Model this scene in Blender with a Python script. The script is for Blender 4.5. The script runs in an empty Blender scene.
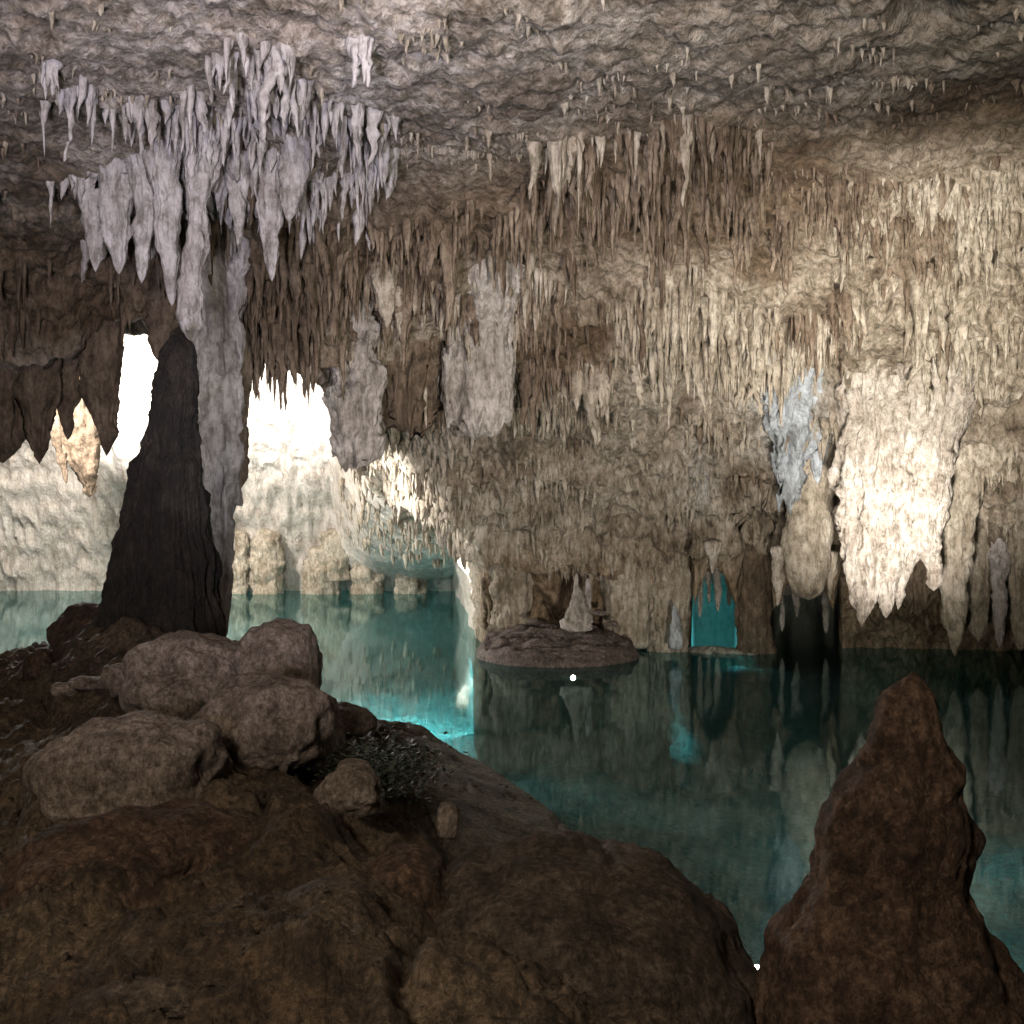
import bpy, math, random
import numpy as np
from mathutils import Vector

# ------------------------------------------------------------------ basics
scene = bpy.context.scene
C = scene.collection
rng = np.random.RandomState(7)
CAMZ = 2.6
F = 1098.0
PITCH = math.atan(22 / F)
CP, SP = math.cos(PITCH), math.sin(PITCH)

def at(px, py, Y):
    """world point that stands Y metres ahead of the eye, seen at px,py"""
    dx = (px - 512) / F
    dz = (512 - py) / F
    yy = CP + dz * SP
    zz = dz * CP - SP
    k = Y / yy
    return np.array([dx * k, Y, CAMZ + zz * k])

def proj(P):
    P = np.asarray(P)
    x, y, z = P[..., 0], P[..., 1], P[..., 2] - CAMZ
    d = y * CP - z * SP
    u = y * SP + z * CP
    d = np.where(d < 0.05, 0.05, d)
    return 512 + F * x / d, 512 - F * u / d

# ------------------------------------------------------------------ noise
_perm = np.random.RandomState(3).permutation(256)
_perm = np.concatenate([_perm, _perm, _perm])
_val = np.random.RandomState(5).rand(256) * 2 - 1

def vnoise(p):
    p = np.asarray(p, dtype=float)
    i = np.floor(p).astype(int); f = p - i
    i &= 255
    u = f * f * f * (f * (f * 6 - 15) + 10)
    def h(a, b, c):
        return _val[_perm[_perm[_perm[(i[..., 0] + a) & 255] + ((i[..., 1] + b) & 255)] + ((i[..., 2] + c) & 255)]]
    x00 = h(0,0,0)*(1-u[...,0]) + h(1,0,0)*u[...,0]
    x10 = h(0,1,0)*(1-u[...,0]) + h(1,1,0)*u[...,0]
    x01 = h(0,0,1)*(1-u[...,0]) + h(1,0,1)*u[...,0]
    x11 = h(0,1,1)*(1-u[...,0]) + h(1,1,1)*u[...,0]
    y0 = x00*(1-u[...,1]) + x10*u[...,1]
    y1 = x01*(1-u[...,1]) + x11*u[...,1]
    return y0*(1-u[...,2]) + y1*u[...,2]

def fbm(p, octv=4, gain=0.5):
    p = np.asarray(p, dtype=float)
    a, s, t = 1.0, 0.0, 0.0
    for k in range(octv):
        s = s + a * vnoise(p * (2.03 ** k) + 17.3 * k); t += a; a *= gain
    return s / t

def S(v, a, b):
    t = np.clip((np.asarray(v, dtype=float) - a) / (b - a), 0, 1)
    return t * t * (3 - 2 * t)

# ------------------------------------------------------------------ objects
def tag(o, label=None, cat=None, group=None, kind=None):
    if label: o['label'] = label
    if cat: o['category'] = cat
    if group: o['group'] = group
    if kind: o['kind'] = kind
    return o

def new_mesh(name, V, Fc, mat, smooth=True, col=None, parent=None):
    me = bpy.data.meshes.new(name)
    V = np.asarray(V, dtype=np.float32); 
    if isinstance(Fc, np.ndarray) and Fc.ndim == 2:
        n = len(Fc); k = Fc.shape[1]
        me.vertices.add(len(V)); me.vertices.foreach_set('co', V.ravel())
        me.loops.add(n * k); me.loops.foreach_set('vertex_index', Fc.astype(np.int32).ravel())
        me.polygons.add(n)
        me.polygons.foreach_set('loop_start', (np.arange(n) * k).astype(np.int32))
        me.update(calc_edges=True); me.validate()
    else:
        me.from_pydata([tuple(map(float, v)) for v in V], [], [list(map(int, f)) for f in Fc])
    me.polygons.foreach_set('use_smooth', [smooth] * len(me.polygons))
    if col is not None:
        at_ = me.attributes.new('stain_shade', 'FLOAT_COLOR', 'POINT')
        c4 = np.ones((len(V), 4), dtype=np.float32); c4[:, :3] = col
        at_.data.foreach_set('color', c4.ravel())
    me.materials.append(mat)
    o = bpy.data.objects.new(name, me); C.objects.link(o)
    if parent is not None: o.parent = parent
    return o

def rebase(o, P):
    """put the object's origin at P (its base)"""
    P = Vector([float(v) for v in P])
    me = o.data
    n = len(me.vertices); co = np.empty(n * 3, dtype=np.float32)
    me.vertices.foreach_get('co', co)
    co = co.reshape(-1, 3) - np.array(P, dtype=np.float32)
    me.vertices.foreach_set('co', co.ravel()); me.update()
    o.location = P
    return o

def grid_faces(nr, nc, wrap=False):
    r = np.arange(nr - 1)[:, None]; c = np.arange(nc if wrap else nc - 1)[None, :]
    c2 = (c + 1) % nc
    return np.stack([r*nc + c, r*nc + c2, (r+1)*nc + c2, (r+1)*nc + c], axis=-1).reshape(-1, 4)

# ------------------------------------------------------------------ materials
def rock_mat(name, dark, mid, pale, scale=1.0, bump=0.35, stretch=0.25, rough=0.75, use_stain_shade=False, spec=0.3, fine=26, pit=.5):
    m = bpy.data.materials.new(name); m.use_nodes = True
    nt = m.node_tree; N = nt.nodes; L = nt.links
    b = N['Principled BSDF']
    b.inputs['Roughness'].default_value = rough
    b.inputs['Specular IOR Level'].default_value = spec
    g = N.new('ShaderNodeNewGeometry')
    mp = N.new('ShaderNodeMapping'); mp.inputs['Scale'].default_value = (1, 1, stretch)
    L.new(g.outputs['Position'], mp.inputs['Vector'])
    n1 = N.new('ShaderNodeTexNoise'); n1.inputs['Scale'].default_value = 1.4 * scale; n1.inputs['Detail'].default_value = 8; n1.inputs['Roughness'].default_value = 0.68
    L.new(g.outputs['Position'], n1.inputs['Vector'])
    n2 = N.new('ShaderNodeTexNoise'); n2.inputs['Scale'].default_value = 9 * scale; n2.inputs['Detail'].default_value = 6; n2.inputs['Roughness'].default_value = 0.7
    L.new(mp.outputs['Vector'], n2.inputs['Vector'])
    add = N.new('ShaderNodeMath'); add.operation = 'ADD'
    mu = N.new('ShaderNodeMath'); mu.operation = 'MULTIPLY'; mu.inputs[1].default_value = 0.5
    mu2 = N.new('ShaderNodeMath'); mu2.operation = 'MULTIPLY'; mu2.inputs[1].default_value = 0.5
    L.new(n1.outputs['Fac'], mu.inputs[0]); L.new(n2.outputs['Fac'], mu2.inputs[0])
    L.new(mu.outputs[0], add.inputs[0]); L.new(mu2.outputs[0], add.inputs[1])
    cr = N.new('ShaderNodeValToRGB'); e = cr.color_ramp.elements
    e[0].position = 0.36; e[0].color = (*dark, 1); e[1].position = 0.62; e[1].color = (*pale, 1)
    x = cr.color_ramp.elements.new(0.48); x.color = (*mid, 1)
    L.new(add.outputs[0], cr.inputs['Fac'])
    col = cr.outputs['Color']
    if use_stain_shade:
        a = N.new('ShaderNodeAttribute'); a.attribute_name = 'stain_shade'
        mx = N.new('ShaderNodeMix'); mx.data_type = 'RGBA'; mx.blend_type = 'MULTIPLY'; mx.inputs['Factor'].default_value = 1
        L.new(col, mx.inputs['A']); L.new(a.outputs['Color'], mx.inputs['B']); col = mx.outputs['Result']
    pn = N.new('ShaderNodeTexNoise'); pn.inputs['Scale'].default_value = 11 * scale; pn.inputs['Detail'].default_value = 9; pn.inputs['Roughness'].default_value = 0.8
    mp2 = N.new('ShaderNodeMapping'); mp2.inputs['Scale'].default_value = (1, 1, .55); L.new(g.outputs['Position'], mp2.inputs['Vector'])
    L.new(mp2.outputs['Vector'], pn.inputs['Vector'])
    pr = N.new('ShaderNodeValToRGB'); pe = pr.color_ramp.elements
    pe[0].position = .40; pe[0].color = (1-pit, 1-pit, 1-pit*1.08, 1); pe[1].position = .54; pe[1].color = (1, 1, 1, 1)
    L.new(pn.outputs['Fac'], pr.inputs['Fac'])
    pm = N.new('ShaderNodeMix'); pm.data_type = 'RGBA'; pm.blend_type = 'MULTIPLY'; pm.inputs['Factor'].default_value = 1
    L.new(col, pm.inputs['A']); L.new(pr.outputs['Color'], pm.inputs['B']); col = pm.outputs['Result']
    L.new(col, b.inputs['Base Color'])
    n3 = N.new('ShaderNodeTexNoise'); n3.inputs['Scale'].default_value = fine * scale; n3.inputs['Detail'].default_value = 5; n3.inputs['Roughness'].default_value = 0.65
    L.new(mp.outputs['Vector'], n3.inputs['Vector'])
    vo = N.new('ShaderNodeTexVoronoi'); vo.inputs['Scale'].default_value = 16 * scale
    L.new(g.outputs['Position'], vo.inputs['Vector'])
    b1 = N.new('ShaderNodeBump'); b1.inputs['Strength'].default_value = bump; b1.inputs['Distance'].default_value = 0.06
    b2 = N.new('ShaderNodeBump'); b2.inputs['Strength'].default_value = bump * 0.8; b2.inputs['Distance'].default_value = 0.12
    b3 = N.new('ShaderNodeBump'); b3.inputs['Strength'].default_value = bump * 0.5; b3.inputs['Distance'].default_value = 0.05
    L.new(n3.outputs['Fac'], b1.inputs['Height'])
    L.new(n2.outputs['Fac'], b2.inputs['Height']); L.new(vo.outputs['Distance'], b3.inputs['Height'])
    L.new(b2.outputs['Normal'], b1.inputs['Normal']); L.new(b3.outputs['Normal'], b2.inputs['Normal'])
    L.new(b1.outputs['Normal'], b.inputs['Normal'])
    return m

M = {}
M['shell'] = rock_mat('limestone', (0.10,0.074,0.048), (0.32,0.268,0.205), (0.56,0.505,0.425), bump=0.7, pit=.62, use_stain_shade=True)
M['tan'] = rock_mat('tan_calcite', (0.16,0.125,0.085), (0.34,0.290,0.225), (0.56,0.505,0.42), bump=0.6)
M['umber'] = rock_mat('umber_calcite', (0.07,0.046,0.030), (0.17,0.125,0.088), (0.33,0.265,0.20), bump=0.6)
M['lav'] = rock_mat('pale_lavender_calcite', (0.21,0.18,0.165), (0.42,0.385,0.375), (0.58,0.545,0.545), bump=0.5)
M['grey'] = rock_mat('pale_grey_calcite', (0.17,0.145,0.12), (0.36,0.325,0.29), (0.52,0.48,0.45), bump=0.6)
M['blue'] = rock_mat('cool_lit_calcite', (0.20,0.20,0.20), (0.36,0.39,0.42), (0.50,0.54,0.60), bump=0.5)  # cool bluish lamplight put into the base colour
M['white'] = rock_mat('white_calcite', (0.24,0.19,0.15), (0.48,0.42,0.36), (0.70,0.65,0.59), bump=0.6, scale=1.3)
M['brown'] = rock_mat('brown_calcite', (0.045,0.030,0.018), (0.115,0.082,0.055), (0.23,0.175,0.125), bump=0.6)
M['dark'] = rock_mat('blackened_calcite', (0.006,0.0045,0.0035), (0.016,0.012,0.009), (0.040,0.030,0.023), bump=1.0, scale=1.8, rough=0.8, stretch=.2)
M['near'] = rock_mat('red_brown_rock', (0.022,0.012,0.007), (0.075,0.042,0.026), (0.21,0.135,0.09), bump=1.0, stretch=0.9, scale=3.4, pit=.65)
M['soil'] = rock_mat('earthy_rock', (0.022,0.014,0.010), (0.10,0.070,0.045), (0.24,0.175,0.115), bump=1.0, stretch=1, scale=3.2, pit=.65, use_stain_shade=True, fine=34)
M['boulder'] = rock_mat('boulder_rock', (0.07,0.05,0.037), (0.23,0.18,0.145), (0.44,0.36,0.31), bump=0.9, stretch=0.8, scale=3.2, pit=.6)
M['shelf'] = rock_mat('wet_shelf_rock', (0.05,0.04,0.035), (0.17,0.14,0.115), (0.32,0.27,0.23), bump=0.6, stretch=1, scale=1.5, rough=0.5)
M['soil2'] = rock_mat('dark_brown_rock', (0.020,0.014,0.010), (0.07,0.05,0.035), (0.18,0.135,0.10), bump=1.0, stretch=1, scale=3.4, pit=.6, fine=34)
M['island'] = rock_mat('island_rock', (0.07,0.052,0.044), (0.21,0.165,0.145), (0.40,0.33,0.30), bump=0.9, stretch=1, scale=2.2)
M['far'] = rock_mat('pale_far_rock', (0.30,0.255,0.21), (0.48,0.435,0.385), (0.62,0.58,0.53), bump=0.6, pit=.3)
M['bed'] = rock_mat('pool_bed_rock', (0.12,0.13,0.11), (0.32,0.33,0.28), (0.55,0.56,0.48), bump=0.5, stretch=1, scale=1.0)

def water_mat():
    m = bpy.data.materials.new('pool_water'); m.use_nodes = True
    nt = m.node_tree; N = nt.nodes; L = nt.links
    N.remove(N['Principled BSDF']); out = N['Material Output']
    tr = N.new('ShaderNodeBsdfTransparent'); tr.inputs['Color'].default_value = (0.075, 0.35, 0.43, 1)
    gl = N.new('ShaderNodeBsdfGlossy'); gl.inputs['Roughness'].default_value = 0.045; gl.inputs['Color'].default_value = (0.72, 0.90, 0.88, 1)
    fr = N.new('ShaderNodeFresnel'); fr.inputs['IOR'].default_value = 1.33
    nz = N.new('ShaderNodeTexNoise'); nz.inputs['Scale'].default_value = 2.5; nz.inputs['Detail'].default_value = 3
    g = N.new('ShaderNodeNewGeometry'); L.new(g.outputs['Position'], nz.inputs['Vector'])
    bp = N.new('ShaderNodeBump'); bp.inputs['Strength'].default_value = 0.06; bp.inputs['Distance'].default_value = 0.02
    L.new(nz.outputs['Fac'], bp.inputs['Height'])
    L.new(bp.outputs['Normal'], gl.inputs['Normal']); L.new(bp.outputs['Normal'], fr.inputs['Normal'])
    mx = N.new('ShaderNodeMixShader')
    df = N.new('ShaderNodeBsdfDiffuse'); df.inputs['Color'].default_value = (0.16, 0.34, 0.33, 1)
    mk = N.new('ShaderNodeMixShader'); mk.inputs[0].default_value = 0.08
    L.new(tr.outputs[0], mk.inputs[1]); L.new(df.outputs[0], mk.inputs[2])
    L.new(fr.outputs[0], mx.inputs[0]); L.new(mk.outputs[0], mx.inputs[1]); L.new(gl.outputs[0], mx.inputs[2])
    L.new(mx.outputs[0], out.inputs['Surface'])
    return m
M['water'] = water_mat()

# ------------------------------------------------------------------ parametric cave sheets
def key_interp(keys, px):
    """keys: {px: [(Y,z or py)...]} -> for each px, array K x 2 of (Y,z)"""
    kx = sorted(keys)
    arr = []
    for k in kx:
        row = []
        for (Y, v) in keys[k]:
            z = v[1] if isinstance(v, tuple) else at(512, v, Y)[2]
            row.append((Y, z))
        arr.append(row)
    arr = np.array(arr, dtype=float)
    res = np.empty((len(px), arr.shape[1], 2))
    for j in range(arr.shape[1]):
        for q in range(2):
            res[:, j, q] = np.interp(px, kx, arr[:, j, q])
    return res

def sheet(keys, px, segs, smooth_rows=3):
    K = key_interp(keys, px)                       # ncol,K,2
    rows = []
    for j in range(K.shape[1] - 1):
        n = segs[j]
        for t in np.arange(n) / n:
            rows.append(K[:, j] * (1 - t) + K[:, j + 1] * t)
    rows.append(K[:, -1])
    R = np.array(rows)                             # nrow,ncol,2
    for _ in range(smooth_rows):
        A = R.copy(); A[1:-1] = (R[:-2] + 2 * R[1:-1] + R[2:]) / 4; R = A
    d = np.maximum(0, np.maximum(-150 - px, px - 1174))
    sc = 1 / (1 + d / 700.0)
    P = np.empty(R.shape[:2] + (3,))
    P[..., 1] = R[..., 0] * sc[None, :]
    P[..., 2] = R[..., 1]
    P[..., 0] = ((px - 512) / F)[None, :] * R[..., 0] * sc[None, :]
    return P

def normals(P):
    du = np.gradient(P, axis=0); dv = np.gradient(P, axis=1)
    n = np.cross(dv, du); n /= (np.linalg.norm(n, axis=-1, keepdims=True) + 1e-9)
    return n

Zr = lambda z: ('z', CAMZ + z)
top = [(2, Zr(3.1)), (7, Zr(3.3)), (9.5, Zr(3.22))]
def left_col(lip, lipY, base=588, ck=3.4):
    return top + [(11.3, Zr(2.95)), (12.4, (lip - 75)), (lipY, lip), (15.8, Zr(2.6)), (20, Zr(ck)), (25.0, Zr(3.2)), (27.0, 470), (28.4, base), (28.8, Zr(-6))]
def mid_col(dy=0.0, base=645, a=0):
    return top + [(11.4+dy*.3, 190+a), (13+dy*.6, 268+a), (14.3+dy, 345+a), (15.5+dy, 405+a), (16.7+dy, 465), (17.3+dy, 520), (17.9+dy*.6, 580), (18.3+dy*.3, base), (18.6, Zr(-6))]
def arch_col(lip, dy=0.0, back=30):
    return top + [(11.4+dy*.3, 190), (13+dy*.6, 268), (14.3+dy, 345), (15.5+dy, 405), (16.7+dy, 465), (17.3+dy, lip), (19.0+dy, Zr(-0.9)), (back, Zr(-1.4)), (back+.6, Zr(-6))]
keys = {
 -900: left_col(370, 13.0), -100: left_col(370, 13.0), 0: left_col(372, 13.2), 60: left_col(350, 13.2), 110: left_col(318, 13.2),
 145: left_col(312, 13.0), 180: left_col(312, 13.0), 235: left_col(338, 13.2), 290: left_col(365, 13.2), 330: left_col(395, 13.4),
 365: top + [(11.4, 190), (12.8, 270), (14, 370), (15.5, 415), (17.5, 436), (19.5, 470), (24.5, 520), (28.4, 584), (28.8, Zr(-6))],
 415: top + [(11.4, 190), (12.8, 270), (14, 350), (15.5, 405), (16.8, 455), (18.0, 508), (23, 545), (28.4, 582), (28.8, Zr(-6))],
 455: top + [(11.4, 190), (13, 268), (14.3, 345), (15.5, 405), (16.8, 465), (17.8, 520), (21, 540), (28.4, 580), (28.8, Zr(-6))],
 482: mid_col(0.3, 632), 560: mid_col(0.1, 640), 640: mid_col(0, 640), 672: mid_col(0, 642),
 690: mid_col(0, 640), 694: arch_col(612), 700: arch_col(592), 708: arch_col(572), 720: arch_col(570), 729: arch_col(588), 736: arch_col(612), 742: mid_col(0, 644),
 768: mid_col(-.2, 643), 775: arch_col(615, -.2, 27), 783: arch_col(590, -.2, 27), 800: arch_col(578, -.3, 27), 822: arch_col(584, -.5, 27), 834: arch_col(616, -.6, 27), 842: mid_col(-.9, 645, -10),
 920: mid_col(-1.3, 648, -15), 1024: mid_col(-1.5, 650, -15), 1174: mid_col(-1.5, 650), 1900: mid_col(-1.5, 650)}
pxs = np.concatenate([np.linspace(-2600, -70, 90), np.arange(-68, 1092, 2.3), np.linspace(1094, 3600, 90)])
segs = [14, 60, 50, 50, 50, 44, 34, 44, 44, 34, 10]
P = sheet(keys, pxs, segs, 6)
nrow, ncol = P.shape[:2]
Nn = normals(P)
wall = S(np.abs(Nn[..., 1]), 0.25, 0.8)                       # how vertical
amp = S(P[..., 1], 2, 8)
narrow = 1 - 0.6 * np.clip(S(np.broadcast_to(pxs, (nrow, ncol)), 660, 690) * (1 - S(np.broadcast_to(pxs, (nrow, ncol)), 850, 880)), 0, 1) * S(P[..., 2], 2.6, 1.4)
d = (0.18 + .14*wall) * fbm(P * 0.45, 3) + (0.09 + .11*wall) * fbm(P * 1.3 + 9, 4) 
fl = P * np.array([4.2, 3.0, 0.55]); fl2 = P * np.array([9.5, 6.0, 1.3])
rid = 1 - 2 * np.abs(vnoise(fl)); rid2 = 1 - 2 * np.abs(vnoise(fl2 + 40))
d = d + wall * (0.13 * rid + 0.075 * rid2 + 0.04 * fbm(P * [18, 12, 5], 2))
lump = np.maximum(0, fbm(P * 2.6 + 31, 3))
d = d + (1 - wall) * (0.07 * lump + 0.075 * fbm(P * 5.5, 5, .62))
tz = -(P[..., 2] + 0.55 * fbm(P * [0.55, 0.55, 0.2] + 21, 3)) / 0.72
saw = tz - np.floor(tz)
tier = (np.clip(saw, 0, .86) / .86) ** 1.3 * (1 - S(saw, .86, 1.0))
tmask = S(P[..., 1], 11.5, 13) * (1 - S(P[..., 1], 19, 22)) * (1 - S(P[..., 2], 4.9, 5.4)) * S(P[..., 2], .9, 1.6) * S(fbm(P * [.7, .7, 1.2] + 50, 3), -.25, .15)
d = d + 0.34 * tmask * (tier - .3)
d = d + 0.05 * fbm(P * 9 + 3, 3) * (1 - wall * .5)
d = d * amp * narrow * (1 - .35*S(P[..., 1], 19, 23))
# the hollow high in the ceiling at the right
hx, hy = proj(P)
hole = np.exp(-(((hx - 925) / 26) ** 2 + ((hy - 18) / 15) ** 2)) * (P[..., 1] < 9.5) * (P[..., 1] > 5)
sgn = np.sign(Nn[..., 2:3] + 1e-6)
toward = -Nn * np.where((Nn[..., 1:2] > 0), 1, -1)            # faces the viewer
toward = np.where(np.abs(Nn[..., 2:3]) > 0.9, -Nn * sgn, toward)
P = P + toward * d[..., None]
P[..., 2] += hole * 0.6
shellP = P
sx, sy = proj(P)
# mineral colour: brown iron staining, pale calcite coats; also painted hollow shade and cool light
def blob(x, y, cx, cy, rx, ry): return np.exp(-(((x - cx) / rx) ** 2 + ((y - cy) / ry) ** 2))
nz = fbm(P * 1.1 + 77, 4)
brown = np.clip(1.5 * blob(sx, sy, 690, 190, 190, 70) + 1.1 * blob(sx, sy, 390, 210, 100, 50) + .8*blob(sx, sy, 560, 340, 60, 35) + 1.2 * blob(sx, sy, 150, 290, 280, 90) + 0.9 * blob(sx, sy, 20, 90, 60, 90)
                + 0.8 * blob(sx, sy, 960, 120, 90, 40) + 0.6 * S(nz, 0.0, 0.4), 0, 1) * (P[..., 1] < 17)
lavm = np.clip(blob(sx, sy, 260, 80, 230, 100) * 1.4, 0, 1) * (1 - 0.45 * S(nz, 0.0, 0.3))
base = np.ones(P.shape); 
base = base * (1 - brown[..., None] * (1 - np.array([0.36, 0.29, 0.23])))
base = base * (1 - lavm[..., None]) + lavm[..., None] * np.array([1.28, 1.30, 1.45])
base = base * (1 - .88*np.clip(hole*1.5, 0, 1)[..., None])  # shade inside the ceiling hollow painted into the colour
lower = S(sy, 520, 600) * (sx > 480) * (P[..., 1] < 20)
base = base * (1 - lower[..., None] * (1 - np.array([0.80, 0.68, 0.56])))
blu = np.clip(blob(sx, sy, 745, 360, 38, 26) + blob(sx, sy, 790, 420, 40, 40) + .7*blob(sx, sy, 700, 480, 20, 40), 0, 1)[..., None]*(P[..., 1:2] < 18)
base = base*(1-blu) + blu*np.array([1.15, 1.3, 1.55])  # bluish patches: cool lamplight painted onto the wall colour
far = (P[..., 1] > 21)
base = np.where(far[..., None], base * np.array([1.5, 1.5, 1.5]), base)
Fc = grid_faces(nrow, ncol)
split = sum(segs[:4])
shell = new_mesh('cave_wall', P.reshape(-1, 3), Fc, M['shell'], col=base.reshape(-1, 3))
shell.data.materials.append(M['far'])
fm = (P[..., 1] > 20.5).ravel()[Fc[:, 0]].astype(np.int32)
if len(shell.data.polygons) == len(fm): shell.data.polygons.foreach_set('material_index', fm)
tag(shell, kind='structure')

# rock closing the cave behind the viewer
u = np.linspace(0, 2*np.pi, 72, endpoint=False); v = np.linspace(-1.5, 1.5, 40)
vv, uu = np.meshgrid(v, u, indexing='ij')
E = np.stack([30*np.cos(uu)*np.cos(vv), 12 + 27*np.sin(uu)*np.cos(vv), 1 + 11*np.sin(vv)], -1)
E[..., 2] = np.minimum(E[..., 2], 9.5)
E += 0.9 * fbm(E * 0.3, 3)[..., None] * np.array([1, 1, .6])
o = new_mesh('surrounding_rock', E.reshape(-1, 3), grid_faces(40, 72, True), M['tan']); tag(o, kind='structure')

# ------------------------------------------------------------------ ground in front
gk = {
 -1200: [(0.3, Zr(-1.5)), (2.2, Zr(-1.3)), (3.2, Zr(-1.0)), (5, Zr(-.8)), (7, Zr(-.8)), (9, Zr(-1.0)), (11, Zr(-1.6)), (12.5, Zr(-3.2)), (14, Zr(-5.6))],
 -150: [(0.3, Zr(-1.5)), (2.2, Zr(-1.45)), (3.2, Zr(-1.4)), (5, 860), (7, 755), (9, 690), (10.3, 690), (11.8, Zr(-3.0)), (13.5, Zr(-5.6))],
 0: [(0.3, Zr(-1.5)), (2.2, Zr(-1.5)), (3.2, Zr(-1.48)), (5, 870), (7, 745), (9, 672), (10.2, 664), (11.8, Zr(-3.0)), (13.5, Zr(-5.6))],
 70: [(0.3, Zr(-1.5)), (2.2, Zr(-1.48)), (3.2, Zr(-1.42)), (4.8, 850), (6.8, 730), (8.6, 645), (9.8, 628), (11.5, Zr(-3.0)), (13.3, Zr(-5.6))],
 120: [(0.3, Zr(-1.5)), (2.2, Zr(-1.46)), (3.2, Zr(-1.40)), (4.8, 838), (6.8, 722), (8.4, 630), (9.8, 604), (11.5, Zr(-3.0)), (13.3, Zr(-5.6))],
 200: [(0.3, Zr(-1.5)), (2.2, Zr(-1.46)), (3.2, Zr(-1.38)), (4.8, 825), (6.6, 735), (8.4, 660), (9.8, 640), (11.5, Zr(-3.0)), (13.3, Zr(-5.6))],
 330: [(0.3, Zr(-1.5)), (2.2, Zr(-1.46)), (3.2, Zr(-1.40)), (4.6, 835), (6.2, 790), (8.5, 745), (12.2, 710), (13.6, Zr(-2.7)), (15, Zr(-5.6))],
 420: [(0.3, Zr(-1.5)), (2.2, Zr(-1.46)), (3.2, Zr(-1.42)), (4.5, 870), (6.0, 835), (8.0, 790), (11.2, 728), (12.2, Zr(-2.75)), (14, Zr(-5.6))],
 460: [(0.3, Zr(-1.5)), (2.2, Zr(-1.48)), (3.2, Zr(-1.45)), (4.4, 890), (6.2, 862), (8.0, 800), (10.4, 752), (11.2, Zr(-2.75)), (13, Zr(-5.6))],
 545: [(0.3, Zr(-1.5)), (2.2, Zr(-1.5)), (3.2, Zr(-1.5)), (4.4, 930), (6.2, 885), (7.3, 850), (8.7, 803), (9.3, Zr(-2.75)), (11, Zr(-5.6))],
 610: [(0.3, Zr(-1.5)), (2.2, Zr(-1.5)), (3.2, Zr(-1.55)), (4.2, 965), (5.8, 935), (6.7, 895), (7.4, 868), (7.9, Zr(-2.75)), (9.5, Zr(-5.6))],
 757: [(0.3, Zr(-1.5)), (2.2, Zr(-1.5)), (3.0, Zr(-1.75)), (3.9, 1050), (4.8, 1010), (5.4, 990), (5.8, 980), (6.1, Zr(-2.8)), (7.5, Zr(-5.6))],
 900: [(0.3, Zr(-1.5)), (2.0, Zr(-1.6)), (2.6, Zr(-2.0)), (3.2, Zr(-2.35)), (3.8, Zr(-2.5)), (4.4, Zr(-2.6)), (4.8, Zr(-2.65)), (5.2, Zr(-2.9)), (6.5, Zr(-5.6))],
 1024: [(0.3, Zr(-1.5)), (1.8, Zr(-1.6)), (2.2, Zr(-2.0)), (2.8, Zr(-2.4)), (3.2, Zr(-2.7)), (3.8, Zr(-2.9)), (4.4, Zr(-3.1)), (5.2, Zr(-3.6)), (6.5, Zr(-5.6))],
 1900: [(0.3, Zr(-1.5)), (1.8, Zr(-1.6)), (2.2, Zr(-2.0)), (2.8, Zr(-2.4)), (3.2, Zr(-2.7)), (3.8, Zr(-2.9)), (4.4, Zr(-3.1)), (5.2, Zr(-3.6)), (6.5, Zr(-5.6))]}
gpx = np.concatenate([np.linspace(-2600, -70, 60), np.arange(-66, 1092, 3.6), np.linspace(1096, 3600, 60)])
G = sheet(gk, gpx, [4, 16, 40, 46, 40, 40, 30, 14, 10], 6)
near = S(G[..., 1], 0.3, 1.5)
g1 = fbm(G * 1.3 + 5, 3); g2 = fbm(G * 3.5 + 2, 4); g3 = fbm(G * 11, 4, .65)
ter = np.abs(vnoise(G * [1.4, 2.2, 3] + 60))
gx, gy = proj(G)
shq = S(gx, 420, 455) * (1 - S(gx, 640, 700)) * S(G[..., 1], 6.0, 6.8)
slopeQ = near * (1 - 0.6 * S(G[..., 1], 9, 12))
G[..., 2] += slopeQ * (1 - .75*shq) * (0.20 * g1 + 0.12 * g2 + 0.06 * g3 - 0.10 * (1 - S(ter, 0, 0.12)))
ns = fbm(G * 0.9 + 11, 4)
st = np.ones(G.shape) * (1 - S(ns, 0.0, .3)[..., None] * (1 - np.array([.6, .55, .5])))
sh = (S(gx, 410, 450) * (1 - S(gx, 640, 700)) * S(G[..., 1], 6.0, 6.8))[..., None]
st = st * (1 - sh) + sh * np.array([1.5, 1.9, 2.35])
ground = new_mesh('ground', G.reshape(-1, 3), grid_faces(*G.shape[:2]), M['soil'], col=st.reshape(-1, 3)); tag(ground, kind='structure')

# pool bed
bx, by = np.meshgrid(np.linspace(-32, 32, 200), np.linspace(1, 40, 150))
B = np.stack([bx, by, np.zeros_like(bx)], -1)
B[..., 2] = -2.3 + 0.55 * fbm(B * 0.35, 3) + 0.22 * fbm(B * 1.2 + 4, 4) 
bed = new_mesh('pool_bed', B.reshape(-1, 3), grid_faces(150, 200), M['bed']); tag(bed, kind='structure')
wv = np.array([[-34, 0.5, 0], [34, 0.5, 0], [34, 41, 0], [-34, 41, 0]], dtype=float)
water = new_mesh('water', wv, np.array([[0, 1, 2, 3]]), M['water'], smooth=False); tag(water, kind='structure')

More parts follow.
